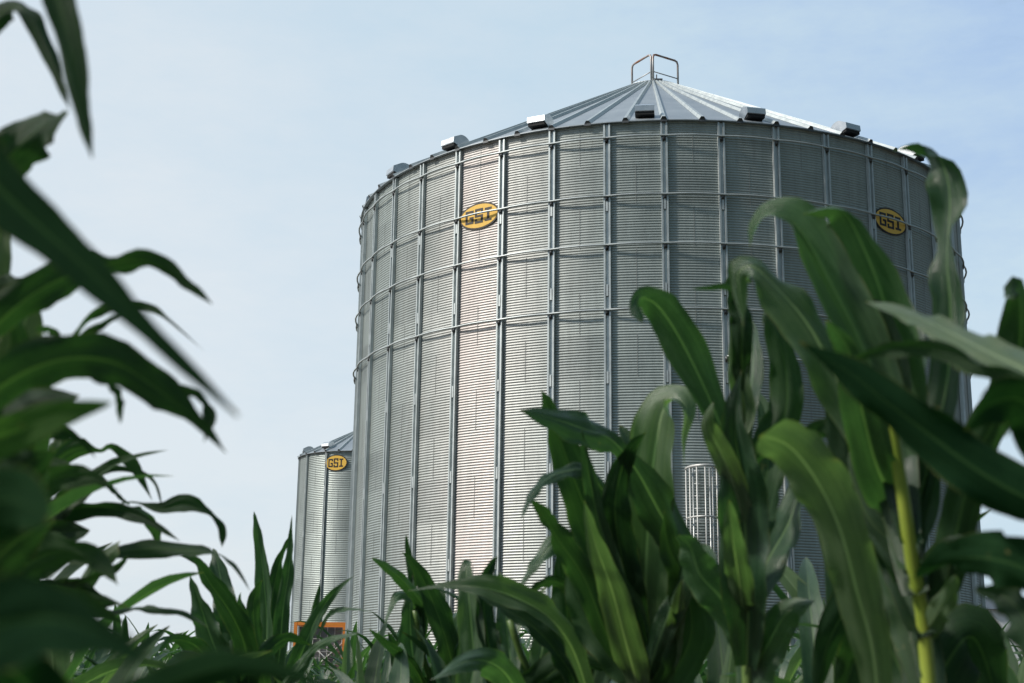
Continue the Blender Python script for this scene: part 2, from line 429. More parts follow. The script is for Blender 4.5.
# caged ladder
ka = TH0 + da*1.52; bm = bmesh.new(); ztop = CZ + 5.05
c0 = er(ka)*(9.265+.16)
for sgn in (-1, 1): tube(bm, [c0 + et(ka)*.2*sgn + EZ*.4, c0 + et(ka)*.2*sgn + EZ*(ztop+.02)], .02, 6)
z = .6
while z < ztop: tube(bm, [c0 + et(ka)*.2 + EZ*z, c0 - et(ka)*.2 + EZ*z], .012, 5); z += .3
lad = link('ladder', bm, M['galv'], silo)
bm = bmesh.new()
def cage(t, z): th = -pi*.5 + pi*t; return c0 + er(ka)*(.02 + .62*cos(th)) + et(ka)*(.37*sin(th)) + EZ*z
for i, z in enumerate([ztop - .0, ztop-1.2, ztop-2.4, ztop-3.3]):
    tube(bm, [cage(t/12, z) for t in range(13)], .034 if i == 0 else .022, 6)
for t in range(7): tube(bm, [cage(t/6, ztop-3.35), cage(t/6, ztop)], .019, 5)
link('safety_cage', bm, M['wire'], silo)

# small bin behind
AZ2 = math.atan((358-512)/F/ (cos(PITCH))) ; D2 = 74.
v = at(358, 560, D2); C2 = V((v.x, D2, 0)); ang0 = math.atan2(-C2.y, -C2.x)
small = empty('grain_bin', C2, 'slim corrugated grain bin with oval sign at its eave, left of the big silo', 'grain bin')
H2 = CZ + 11.5
b2 = 2*pi/14
ph2 = ang0 - RAD(7)
make_bin(small, 3.2, H2, 14, ph2, 1.48, .45, 28, b2/2, 5, 84, [], [ang0 - RAD(37) + i*2*pi/8 for i in range(8)], 2.85,
         [(ph2 - b2*.5 - .05, H2-.60)], .62, (1.24, .86))

# orange framed cart by the bin foot
v = at(296, 622, 62); v2 = at(345, 619, 62)
cart = empty('grain_cart', (v.x, v.y, 0), 'grey mesh sided cart with bright orange steel frame before the slim bin', 'farm cart')
ztp = v.z; wd = v2.x - v.x; bm = bmesh.new(); Y = V((0, 1, 0))
fr = .14
for x in (0, wd):
    for y in (0, 2.4): box(bm, (x, y, ztp/2+.2), X0, Y, EZ, fr, fr, ztp-.4)
for y in (0, 2.4):
    box(bm, (wd/2, y, ztp-.06), X0, Y, EZ, wd-fr-.006, fr-.01, fr); box(bm, (wd/2, y, .6), X0, Y, EZ, wd-fr-.006, fr-.01, fr)
for x in (0, wd): box(bm, (x, 1.2, ztp-.06), X0, Y, EZ, fr-.01, 2.4-fr-.006, fr); box(bm, (x, 1.2, .6), X0, Y, EZ, fr-.01, 2.4-fr-.006, fr)
link('frame', bm, M['orange'], cart, False)
bm = bmesh.new(); box(bm, (wd/2, 1.2, ztp/2+.25), X0, Y, EZ, wd-.3, 2.1, ztp-.9); link('body_panel', bm, M['greymesh'], cart, False)
bm = bmesh.new()
k = 0
while k < 7:
    x = .12 + k*(wd-.24)/6; tube(bm, [(x, .12, .7), (x, .12, ztp-.2)], .010, 4); k += 1
for z in [.9+.28*i for i in range(int((ztp-1.1)/.28))]: tube(bm, [(.1, .11, z), (wd-.1, .11, z)], .010, 4)
tube(bm, [(wd*.3, .09, ztp-2.2), (wd-.1, .09, ztp-.9)], .028, 5); tube(bm, [(wd*.3, .09, ztp-.9), (wd-.1, .09, ztp-2.2)], .028, 5)
link('brace_mesh', bm, M['wire'], cart)
for x in (.35, wd-.35):
    for y in (.3, 2.1):
        bm = bmesh.new(); tube(bm, [(x-.12, y, .42), (x-.08, y, .42), (x+.08, y, .42), (x+.12, y, .42)], [.36, .42, .42, .36], 20); link('wheel', bm, M['black'], cart)

# small white shed at the far right
v = at(990, 609, 85); shed = empty('farm_shed', (v.x, v.y, 0), 'low white walled shed with dark roof glimpsed through the corn at the lower right', 'shed')
zw = v.z; bm = bmesh.new(); box(bm, (3.5, 3, zw/2), X0, Y, EZ, 7, 6, zw); link('wall', bm, M['white'], shed, False)
bm = bmesh.new(); q = [bm.verts.new(p) for p in ((-.3, -.3, zw-.02), (7.3, -.3, zw-.02), (7.3, 6.3, zw-.02), (-.3, 6.3, zw-.02), (-.3, 3, zw+.9), (7.3, 3, zw+.9))]
for f in ((0, 1, 5, 4), (2, 3, 4, 5), (0, 4, 3), (1, 2, 5), (0, 3, 2, 1)): bm.faces.new([q[i] for i in f])
link('roof', bm, M['darkroof'], shed, False)
bm = bmesh.new(); box(bm, (5.0, -.02, 1.05), X0, Y, EZ, 1., .05, 2.1); link('door', bm, M['darkroof'], shed, False)

# ground
bm = bmesh.new(); bmesh.ops.create_grid(bm, x_segments=40, y_segments=40, size=2500)
tag(link('ground', bm, M['soil'], None, False), kind='structure')

# ------------------------------------------------------------------ corn
def catmull(P, n):
    """P: list of tuples (any length) -> n+1 samples"""
    m = len(P); out = []
    for i in range(n+1):
        s = i/n*(m-1); k = min(int(s), m-2); t = s-k
        p0, p1, p2, p3 = P[max(k-1, 0)], P[k], P[k+1], P[min(k+2, m-1)]
        out.append([.5*(2*b + (c-a)*t + (2*a-5*b+4*c-d)*t*t + (3*b-a-3*c+d)*t**3) for a, b, c, d in zip(p0, p1, p2, p3)])
    return out
WP = [(0, .55), (.12, .78), (.35, 1), (.6, .92), (.8, .62), (.93, .28), (1, .015)]
def wprof(t, wp=WP):
    for (a, x), (b, y) in zip(wp, wp[1:]):
        if t <= b:
            u = (t-a)/(b-a); u = u*u*(3-2*u) if wp is not WP else u
            return x + (y-x)*u
    return wp[-1][1]
def blade(bm, pts, wdirs, half, fold, wave, rng, wp=WP, mi=0, cross=(-1, -.82, -.62, -.42, -.22, -.06, .06, .22, .42, .62, .82, 1), pleat=.045):
    """a corn leaf blade: V-folded about its midrib, edges rippling"""
    uvl = bm.loops.layers.uv.verify(); n = len(pts)-1
    ph1, ph2 = rng.uniform(0, 6.3), rng.uniform(0, 6.3); fr = rng.uniform(3.0, 5.5); fr2 = fr*1.9
    rows = []
    for i, p in enumerate(pts):
        t = (pts[min(i+1, n)] - pts[max(i-1, 0)])
        t = t.normalized() if t.length > 1e-9 else EZ
        w = wdirs[i] - t*wdirs[i].dot(t); w = w.normalized() if w.length > 1e-6 else X0
        nr = t.cross(w); s = i/n
        hw = half(s) * wprof(s, wp)
        nl_, nr_ = 1 - abs(rng.gauss(0, .025)), 1 - abs(rng.gauss(0, .025))
        if rng.random() < .035: nl_ -= rng.uniform(.05, .16)
        env = min(1, s*6)*min(1, (1-s)*4+.1)
        row = []
        for c in cross:
            e = abs(c)
            y = fold*e*hw
            if e > .1:
                a = wave*hw*env*(e**2)
                q = ph1 if c > 0 else ph2
                y += a*(sin(fr*2*pi*s + q) + .4*sin(fr2*2*pi*s + 2*q))
            if e < .1: y -= hw*.05
            y += pleat*hw*sin(c*8.5 + 2.2*sin(s*9+ph1))*env
            xx = c*hw*(1 - .06*abs(fold)*e)*(nl_ if c < -.9 else nr_ if c > .9 else 1)
            row.append(bm.verts.new(p + w*xx + nr*y))
        rows.append(row)
    for i in range(n):
        for k in range(len(cross)-1):
            f = bm.faces.new((rows[i][k], rows[i][k+1], rows[i+1][k+1], rows[i+1][k])); f.smooth = True; f.material_index = mi
            us = ((cross[k], i), (cross[k+1], i), (cross[k+1], i+1), (cross[k], i+1))
            for lp, (cu, ii) in zip(f.loops, us): lp[uvl].uv = (cu*.5+.5, ii/n)
def stalk_mesh(bm, pts, r0, r1, nodes, mi=0, n=10):
    m = 26; sm = catmull([tuple(p) for p in pts], 160); L_ = [0]
    for a_, b_ in zip(sm, sm[1:]): L_.append(L_[-1] + (V(a_)-V(b_)).length)
    j_ = 0; s2 = []
    for i in range(m+1):
        while j_ < 159 and L_[j_+1] < L_[-1]*i/m: j_ += 1
        s2.append(sm[j_+1] if i else sm[0])
    sm = s2; P = []; Rr = []
    for i, q in enumerate(sm):
        s = i/m; P.append(V(q)); Rr.append(r0 + (r1-r0)*s)
    # node swellings: refine with extra rings
    P2, R2 = [], []
    for i in range(m):
        P2.append(P[i]); R2.append(Rr[i])
        if i % 3 == 1 and nodes:
            for u, k in ((.36, 1.0), (.44, 1.06), (.50, 1.10), (.56, 1.05), (.62, .99)):
                P2.append(P[i].lerp(P[i+1], u)); R2.append(Rr[i]*k)
    P2.append(P[m]); R2.append(Rr[m])
    tube(bm, P2, R2, n, True, mi)
def at_h(pts, z):
    for a, b in zip(pts, pts[1:]):
        if a.z <= z <= b.z: return a.lerp(b, (z-a.z)/(b.z-a.z))
    return pts[-1] if z > pts[-1].z else pts[0]

# ---- plants close to the camera; every leaf is a space curve given by its sight line and distance
def hero(label, stalk_px, d, rpx, leaves, smat='stalk', seed=1, group=None):
    """stalk_px: (px,py) from low to high at distance d"""
    rng = random.Random(seed)
    sp = [at(x, y, d) for x, y in stalk_px]
    base = V((sp[0].x + rng.uniform(-.02, .02), sp[0].y, 0))
    pts = [base, base.lerp(sp[0], .5)] + sp
    root = empty('corn_plant', base, label, 'corn plant', group)
    bm = bmesh.new(); stalk_mesh(bm, [p-base for p in pts], rpx*d/F*1.15, rpx*d/F*.55, True)
    link('stalk', bm, M[smat], root)
    for lf in leaves:
        d0, d1, W, ctl = lf[:4]; mat = lf[4] if len(lf) > 4 else 'leaf'; opt = lf[5] if len(lf) > 5 else {}
        cp = []; n = len(ctl)
        for i, c in enumerate(ctl):
            dd = d0 + (d1-d0)*i/(n-1); fa = c[2] if len(c) > 2 else 25
            cp.append((*at(c[0], c[1], dd), RAD(fa), dd))
        first = V(cp[0][:3]); sa = at_h(pts, first.z - .10)
        if (first-sa).length > .035 and not opt.get('free'):
            cp.insert(0, (*sa, cp[0][3], cp[0][4]))
        sm = catmull(cp, 34); P = []; Wd = []
        for q in sm:
            P.append(V(q[:3]) - base)
        prev = None; pers = []
        for i, q in enumerate(sm):
            t = (P[min(i+1, 34)] - P[max(i-1, 0)]).normalized(); vd = (V(q[:3]) - CAMP).normalized()
            per = t.cross(vd)
            if per.length < 1e-3: per = prev or X0
            per.normalize()
            if prev is not None and per.dot(prev) < 0 and opt.get('cont', True): per = -per
            prev = per; pers.append((per, vd, q[3]))
        # which face is turned to the viewer: the sunlit upper one, or the shaded underside
        sc_ = sum(p_.x*-.6 + p_.z*.8 for p_, _, a_ in pers); sg = 1 if sc_ > 0 else -1
        if opt.get('under', mat in ('leaf_dark', 'leaf_shade')): sg = -sg
        tw1, tw2, tf = rng.uniform(-.45, .45), rng.uniform(0, 6.3), rng.uniform(.8, 2.2)
        pers = [(p_, v_, a_ + tw1*sin(tf*2*pi*i_/34 + tw2)) for i_, (p_, v_, a_) in enumerate(pers)]
        for per, vd, a_ in pers: Wd.append(per*cos(a_) + vd*(sin(a_)*sg))
        hs = [q[4] for q in sm]
        half = lambda s: 1.12*W/2*hs[min(int(s*34), 34)]/F
        bm = bmesh.new()
        blade(bm, P, Wd, half, opt.get('fold', rng.uniform(.18, .42))*(rng.choice((-1, 1)) if 'fold' not in opt else 1), opt.get('wave', rng.uniform(.16, .36)), rng, opt.get('wp', WP))
        link('leaf', bm, M[mat], root)
    return root

WIDE = [(0, .45), (.14, .72), (.34, 1.02), (.54, .96), (.71, .68), (.86, .35), (1, .02)]
SPEAR = [(0, .75), (.3, 1), (.5, .84), (.75, .48), (.9, .2), (1, .01)]
EVEN = [(0, .85), (.5, 1), (1, .9)]
#  plant with the yellow stalk, right foreground
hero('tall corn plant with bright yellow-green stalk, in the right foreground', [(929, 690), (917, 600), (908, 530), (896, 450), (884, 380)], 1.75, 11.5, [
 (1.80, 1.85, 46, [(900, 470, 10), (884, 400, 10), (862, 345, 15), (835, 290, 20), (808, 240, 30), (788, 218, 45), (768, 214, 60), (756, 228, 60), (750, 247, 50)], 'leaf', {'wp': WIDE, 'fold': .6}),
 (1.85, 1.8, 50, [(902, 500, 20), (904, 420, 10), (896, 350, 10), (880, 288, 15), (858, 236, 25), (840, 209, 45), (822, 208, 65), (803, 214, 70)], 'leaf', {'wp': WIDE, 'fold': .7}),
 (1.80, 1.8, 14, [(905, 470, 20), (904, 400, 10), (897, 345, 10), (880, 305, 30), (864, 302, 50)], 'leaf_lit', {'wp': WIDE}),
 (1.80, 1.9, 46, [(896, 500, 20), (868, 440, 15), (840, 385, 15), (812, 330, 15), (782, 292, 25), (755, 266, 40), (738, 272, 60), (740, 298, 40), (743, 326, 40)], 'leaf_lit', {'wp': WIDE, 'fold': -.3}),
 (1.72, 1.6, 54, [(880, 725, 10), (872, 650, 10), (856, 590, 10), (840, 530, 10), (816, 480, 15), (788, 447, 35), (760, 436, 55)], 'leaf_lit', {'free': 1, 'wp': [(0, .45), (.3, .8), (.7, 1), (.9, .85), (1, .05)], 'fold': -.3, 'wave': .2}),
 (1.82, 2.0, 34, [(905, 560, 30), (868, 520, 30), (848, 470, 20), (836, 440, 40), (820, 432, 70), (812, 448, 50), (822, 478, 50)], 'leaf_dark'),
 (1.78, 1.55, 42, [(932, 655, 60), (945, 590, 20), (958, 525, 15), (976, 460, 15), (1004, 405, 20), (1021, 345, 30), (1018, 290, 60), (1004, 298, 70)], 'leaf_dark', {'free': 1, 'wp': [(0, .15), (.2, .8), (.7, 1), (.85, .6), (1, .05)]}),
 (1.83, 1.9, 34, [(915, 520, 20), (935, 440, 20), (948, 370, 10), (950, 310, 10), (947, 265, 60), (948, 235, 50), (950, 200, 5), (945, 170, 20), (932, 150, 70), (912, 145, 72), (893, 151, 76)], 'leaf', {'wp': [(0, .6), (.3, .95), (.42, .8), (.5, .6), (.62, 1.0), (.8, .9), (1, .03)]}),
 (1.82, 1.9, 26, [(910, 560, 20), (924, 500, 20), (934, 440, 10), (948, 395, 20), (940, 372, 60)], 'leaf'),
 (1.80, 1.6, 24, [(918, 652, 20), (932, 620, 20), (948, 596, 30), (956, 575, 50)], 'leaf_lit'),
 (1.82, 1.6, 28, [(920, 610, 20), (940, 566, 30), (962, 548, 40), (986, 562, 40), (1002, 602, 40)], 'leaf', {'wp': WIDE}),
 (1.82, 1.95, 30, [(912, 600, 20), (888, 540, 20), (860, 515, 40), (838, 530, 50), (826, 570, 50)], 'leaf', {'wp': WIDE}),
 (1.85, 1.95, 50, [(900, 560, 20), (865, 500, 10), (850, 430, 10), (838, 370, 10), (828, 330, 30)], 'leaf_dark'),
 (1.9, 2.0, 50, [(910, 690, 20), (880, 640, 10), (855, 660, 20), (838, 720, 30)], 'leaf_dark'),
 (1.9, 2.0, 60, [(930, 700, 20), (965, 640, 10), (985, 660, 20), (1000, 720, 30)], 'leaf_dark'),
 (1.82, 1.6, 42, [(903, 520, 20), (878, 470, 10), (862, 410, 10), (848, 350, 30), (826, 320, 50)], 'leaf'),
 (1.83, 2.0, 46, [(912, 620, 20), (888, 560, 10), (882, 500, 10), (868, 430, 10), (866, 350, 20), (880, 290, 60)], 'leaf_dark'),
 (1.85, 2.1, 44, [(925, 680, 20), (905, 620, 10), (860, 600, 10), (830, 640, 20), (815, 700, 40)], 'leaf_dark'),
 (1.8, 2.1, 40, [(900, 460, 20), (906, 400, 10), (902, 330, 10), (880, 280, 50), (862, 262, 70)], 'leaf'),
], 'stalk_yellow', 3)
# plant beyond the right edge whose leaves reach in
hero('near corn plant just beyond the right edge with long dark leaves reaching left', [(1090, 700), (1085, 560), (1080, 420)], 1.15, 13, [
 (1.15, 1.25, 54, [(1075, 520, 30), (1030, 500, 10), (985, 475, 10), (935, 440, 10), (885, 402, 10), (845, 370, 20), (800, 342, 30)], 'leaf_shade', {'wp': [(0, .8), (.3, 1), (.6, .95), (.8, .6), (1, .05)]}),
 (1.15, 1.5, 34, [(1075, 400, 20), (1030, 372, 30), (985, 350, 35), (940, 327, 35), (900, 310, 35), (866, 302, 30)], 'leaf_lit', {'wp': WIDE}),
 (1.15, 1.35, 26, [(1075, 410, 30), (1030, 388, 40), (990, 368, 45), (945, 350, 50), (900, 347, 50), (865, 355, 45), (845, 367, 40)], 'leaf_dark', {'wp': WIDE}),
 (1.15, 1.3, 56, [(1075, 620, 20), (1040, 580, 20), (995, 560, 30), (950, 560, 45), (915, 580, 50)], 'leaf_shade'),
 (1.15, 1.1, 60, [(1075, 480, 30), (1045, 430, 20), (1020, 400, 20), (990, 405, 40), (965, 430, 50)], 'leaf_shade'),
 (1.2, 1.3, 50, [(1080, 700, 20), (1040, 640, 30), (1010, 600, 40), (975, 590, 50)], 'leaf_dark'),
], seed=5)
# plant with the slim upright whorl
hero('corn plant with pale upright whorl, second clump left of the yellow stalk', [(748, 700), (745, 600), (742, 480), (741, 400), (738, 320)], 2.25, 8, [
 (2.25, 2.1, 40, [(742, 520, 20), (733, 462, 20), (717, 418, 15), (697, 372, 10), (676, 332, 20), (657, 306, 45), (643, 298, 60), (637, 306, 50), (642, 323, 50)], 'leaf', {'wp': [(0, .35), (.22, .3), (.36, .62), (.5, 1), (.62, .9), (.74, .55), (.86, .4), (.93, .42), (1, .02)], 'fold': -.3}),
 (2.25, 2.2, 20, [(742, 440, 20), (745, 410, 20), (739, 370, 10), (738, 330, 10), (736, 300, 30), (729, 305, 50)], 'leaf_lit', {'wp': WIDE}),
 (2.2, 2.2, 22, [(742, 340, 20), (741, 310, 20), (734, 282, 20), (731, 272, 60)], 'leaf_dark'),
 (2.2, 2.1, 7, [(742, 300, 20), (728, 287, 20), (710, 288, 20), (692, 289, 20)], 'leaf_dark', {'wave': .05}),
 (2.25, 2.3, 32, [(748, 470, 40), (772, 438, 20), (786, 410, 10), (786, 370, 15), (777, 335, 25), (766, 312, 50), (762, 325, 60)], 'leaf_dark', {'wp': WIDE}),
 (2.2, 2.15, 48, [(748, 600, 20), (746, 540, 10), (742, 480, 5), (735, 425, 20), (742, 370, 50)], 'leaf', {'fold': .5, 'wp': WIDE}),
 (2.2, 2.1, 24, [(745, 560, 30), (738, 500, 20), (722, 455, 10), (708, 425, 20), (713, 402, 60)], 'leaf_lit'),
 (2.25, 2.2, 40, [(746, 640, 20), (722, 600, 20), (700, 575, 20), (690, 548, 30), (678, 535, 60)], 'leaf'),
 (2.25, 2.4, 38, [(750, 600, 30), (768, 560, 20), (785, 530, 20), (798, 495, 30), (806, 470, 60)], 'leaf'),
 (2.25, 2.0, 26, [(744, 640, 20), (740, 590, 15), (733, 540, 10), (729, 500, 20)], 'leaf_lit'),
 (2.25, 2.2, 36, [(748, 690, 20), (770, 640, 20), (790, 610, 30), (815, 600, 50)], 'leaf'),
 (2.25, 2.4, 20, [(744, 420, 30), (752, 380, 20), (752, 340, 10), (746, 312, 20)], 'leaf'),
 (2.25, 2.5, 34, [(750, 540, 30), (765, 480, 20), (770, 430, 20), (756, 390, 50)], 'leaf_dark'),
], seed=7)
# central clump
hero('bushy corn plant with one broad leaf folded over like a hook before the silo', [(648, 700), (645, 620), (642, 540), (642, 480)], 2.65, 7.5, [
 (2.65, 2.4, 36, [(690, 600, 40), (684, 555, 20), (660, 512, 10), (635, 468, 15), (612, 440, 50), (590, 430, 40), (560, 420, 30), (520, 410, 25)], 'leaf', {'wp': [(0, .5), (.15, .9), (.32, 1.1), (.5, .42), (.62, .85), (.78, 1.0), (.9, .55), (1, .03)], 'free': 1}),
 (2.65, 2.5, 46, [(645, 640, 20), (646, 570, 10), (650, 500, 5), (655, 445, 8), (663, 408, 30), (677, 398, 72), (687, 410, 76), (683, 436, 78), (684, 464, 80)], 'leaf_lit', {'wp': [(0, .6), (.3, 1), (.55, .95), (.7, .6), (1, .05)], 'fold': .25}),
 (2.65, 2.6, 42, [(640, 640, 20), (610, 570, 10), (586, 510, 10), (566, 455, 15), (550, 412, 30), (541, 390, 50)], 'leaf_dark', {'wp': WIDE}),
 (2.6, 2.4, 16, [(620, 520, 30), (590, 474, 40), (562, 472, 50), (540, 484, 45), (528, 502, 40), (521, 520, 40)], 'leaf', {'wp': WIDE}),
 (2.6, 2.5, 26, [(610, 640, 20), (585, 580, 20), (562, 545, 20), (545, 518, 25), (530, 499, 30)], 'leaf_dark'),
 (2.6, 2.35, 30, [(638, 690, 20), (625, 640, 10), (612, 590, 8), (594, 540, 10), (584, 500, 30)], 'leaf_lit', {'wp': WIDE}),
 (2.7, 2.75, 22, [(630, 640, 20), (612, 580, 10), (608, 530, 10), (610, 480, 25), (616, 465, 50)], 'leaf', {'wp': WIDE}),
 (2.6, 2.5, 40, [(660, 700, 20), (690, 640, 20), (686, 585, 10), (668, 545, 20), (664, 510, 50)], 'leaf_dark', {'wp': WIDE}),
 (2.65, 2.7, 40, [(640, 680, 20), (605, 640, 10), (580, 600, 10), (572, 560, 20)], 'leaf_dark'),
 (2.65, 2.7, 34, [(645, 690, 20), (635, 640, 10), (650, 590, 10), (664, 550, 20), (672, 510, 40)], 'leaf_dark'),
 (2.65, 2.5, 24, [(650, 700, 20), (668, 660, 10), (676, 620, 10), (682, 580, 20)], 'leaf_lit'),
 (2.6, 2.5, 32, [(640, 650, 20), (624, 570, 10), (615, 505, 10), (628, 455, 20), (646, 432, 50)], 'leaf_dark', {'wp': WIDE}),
 (2.6, 2.4, 26, [(650, 670, 20), (670, 610, 20), (690, 566, 30), (706, 552, 45), (718, 566, 40)], 'leaf', {'wp': WIDE}),
 (2.6, 2.45, 20, [(640, 620, 30), (604, 540, 20), (588, 470, 20), (582, 430, 40)], 'leaf', {'wp': WIDE}),
 (2.7, 2.9, 40, [(642, 620, 20), (630, 560, 10), (640, 500, 10), (632, 450, 20), (620, 425, 50)], 'leaf_dark'),
], seed=11)
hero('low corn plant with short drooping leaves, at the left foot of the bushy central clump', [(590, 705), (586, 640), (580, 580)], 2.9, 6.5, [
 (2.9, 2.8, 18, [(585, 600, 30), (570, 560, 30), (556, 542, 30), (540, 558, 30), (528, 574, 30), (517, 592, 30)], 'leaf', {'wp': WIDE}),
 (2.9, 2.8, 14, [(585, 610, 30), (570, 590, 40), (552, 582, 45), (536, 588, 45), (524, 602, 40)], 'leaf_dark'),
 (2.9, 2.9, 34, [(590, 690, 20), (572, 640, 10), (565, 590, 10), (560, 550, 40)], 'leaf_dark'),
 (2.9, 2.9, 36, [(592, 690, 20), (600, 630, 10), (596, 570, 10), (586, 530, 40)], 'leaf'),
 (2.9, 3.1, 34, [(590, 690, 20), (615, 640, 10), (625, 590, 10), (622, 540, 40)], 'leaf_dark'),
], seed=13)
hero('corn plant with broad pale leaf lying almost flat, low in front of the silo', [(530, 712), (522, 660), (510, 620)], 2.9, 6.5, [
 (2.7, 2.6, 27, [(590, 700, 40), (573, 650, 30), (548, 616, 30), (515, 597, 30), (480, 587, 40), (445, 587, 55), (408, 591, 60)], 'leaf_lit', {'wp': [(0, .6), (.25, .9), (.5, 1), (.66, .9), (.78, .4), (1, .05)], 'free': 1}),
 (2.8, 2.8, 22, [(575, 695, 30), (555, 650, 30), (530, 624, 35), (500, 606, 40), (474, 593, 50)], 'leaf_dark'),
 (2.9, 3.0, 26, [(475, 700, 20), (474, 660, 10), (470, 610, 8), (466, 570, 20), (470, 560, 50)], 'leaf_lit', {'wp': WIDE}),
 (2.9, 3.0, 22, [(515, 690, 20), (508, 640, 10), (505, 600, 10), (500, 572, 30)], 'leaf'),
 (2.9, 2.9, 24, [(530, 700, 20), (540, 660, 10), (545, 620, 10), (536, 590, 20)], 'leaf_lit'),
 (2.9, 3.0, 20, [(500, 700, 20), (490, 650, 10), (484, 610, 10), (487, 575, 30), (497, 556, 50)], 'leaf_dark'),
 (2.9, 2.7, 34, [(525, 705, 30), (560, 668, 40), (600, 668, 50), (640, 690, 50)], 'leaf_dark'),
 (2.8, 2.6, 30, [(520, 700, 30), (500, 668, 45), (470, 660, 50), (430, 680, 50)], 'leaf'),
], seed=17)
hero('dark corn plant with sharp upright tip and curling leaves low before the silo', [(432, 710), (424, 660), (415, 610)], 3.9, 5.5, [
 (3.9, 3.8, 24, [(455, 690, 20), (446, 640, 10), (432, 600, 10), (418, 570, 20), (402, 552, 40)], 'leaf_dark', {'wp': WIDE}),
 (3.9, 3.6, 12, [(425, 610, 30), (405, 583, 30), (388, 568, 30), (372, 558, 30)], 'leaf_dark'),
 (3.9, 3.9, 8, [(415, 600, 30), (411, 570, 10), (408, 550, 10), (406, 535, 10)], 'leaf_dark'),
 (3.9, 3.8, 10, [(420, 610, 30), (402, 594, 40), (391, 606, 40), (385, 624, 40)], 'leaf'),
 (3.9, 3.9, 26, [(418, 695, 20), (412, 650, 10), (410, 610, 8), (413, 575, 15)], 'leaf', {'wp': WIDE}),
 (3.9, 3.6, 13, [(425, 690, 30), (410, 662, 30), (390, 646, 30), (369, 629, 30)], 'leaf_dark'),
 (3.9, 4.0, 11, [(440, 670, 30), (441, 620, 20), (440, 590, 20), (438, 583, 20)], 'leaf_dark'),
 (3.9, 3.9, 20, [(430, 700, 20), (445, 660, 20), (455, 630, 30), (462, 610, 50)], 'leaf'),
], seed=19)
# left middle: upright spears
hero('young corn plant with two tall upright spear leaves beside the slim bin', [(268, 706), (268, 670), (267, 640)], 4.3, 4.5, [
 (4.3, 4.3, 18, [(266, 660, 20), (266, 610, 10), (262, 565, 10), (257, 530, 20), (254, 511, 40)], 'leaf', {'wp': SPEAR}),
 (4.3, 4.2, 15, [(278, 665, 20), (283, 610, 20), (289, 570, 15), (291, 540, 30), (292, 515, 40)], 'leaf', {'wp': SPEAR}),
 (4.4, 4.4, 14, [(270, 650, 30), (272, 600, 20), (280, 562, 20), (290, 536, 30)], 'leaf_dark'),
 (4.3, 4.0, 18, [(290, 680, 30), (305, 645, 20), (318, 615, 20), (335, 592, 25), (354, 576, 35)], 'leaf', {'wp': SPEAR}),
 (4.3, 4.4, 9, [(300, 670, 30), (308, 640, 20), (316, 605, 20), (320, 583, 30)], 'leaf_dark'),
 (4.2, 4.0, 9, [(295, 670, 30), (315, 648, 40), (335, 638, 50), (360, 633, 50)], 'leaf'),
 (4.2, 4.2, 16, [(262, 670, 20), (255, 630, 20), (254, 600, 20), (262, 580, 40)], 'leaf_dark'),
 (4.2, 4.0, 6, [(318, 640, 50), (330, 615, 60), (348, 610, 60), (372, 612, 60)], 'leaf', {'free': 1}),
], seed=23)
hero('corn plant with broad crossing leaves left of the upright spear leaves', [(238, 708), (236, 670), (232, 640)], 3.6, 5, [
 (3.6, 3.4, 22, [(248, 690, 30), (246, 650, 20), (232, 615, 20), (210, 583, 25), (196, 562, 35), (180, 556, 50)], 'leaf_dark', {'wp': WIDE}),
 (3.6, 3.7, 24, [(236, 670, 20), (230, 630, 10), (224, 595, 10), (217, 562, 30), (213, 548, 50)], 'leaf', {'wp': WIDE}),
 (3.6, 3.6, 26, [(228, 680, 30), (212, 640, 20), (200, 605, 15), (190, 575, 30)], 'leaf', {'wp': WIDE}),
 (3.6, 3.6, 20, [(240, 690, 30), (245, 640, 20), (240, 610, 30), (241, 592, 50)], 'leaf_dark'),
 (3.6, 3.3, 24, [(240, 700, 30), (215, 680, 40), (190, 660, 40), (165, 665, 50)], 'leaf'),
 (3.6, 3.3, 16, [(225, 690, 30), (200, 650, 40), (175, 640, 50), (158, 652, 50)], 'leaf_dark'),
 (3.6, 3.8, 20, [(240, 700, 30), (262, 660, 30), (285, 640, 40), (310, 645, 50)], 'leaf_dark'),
], seed=29)
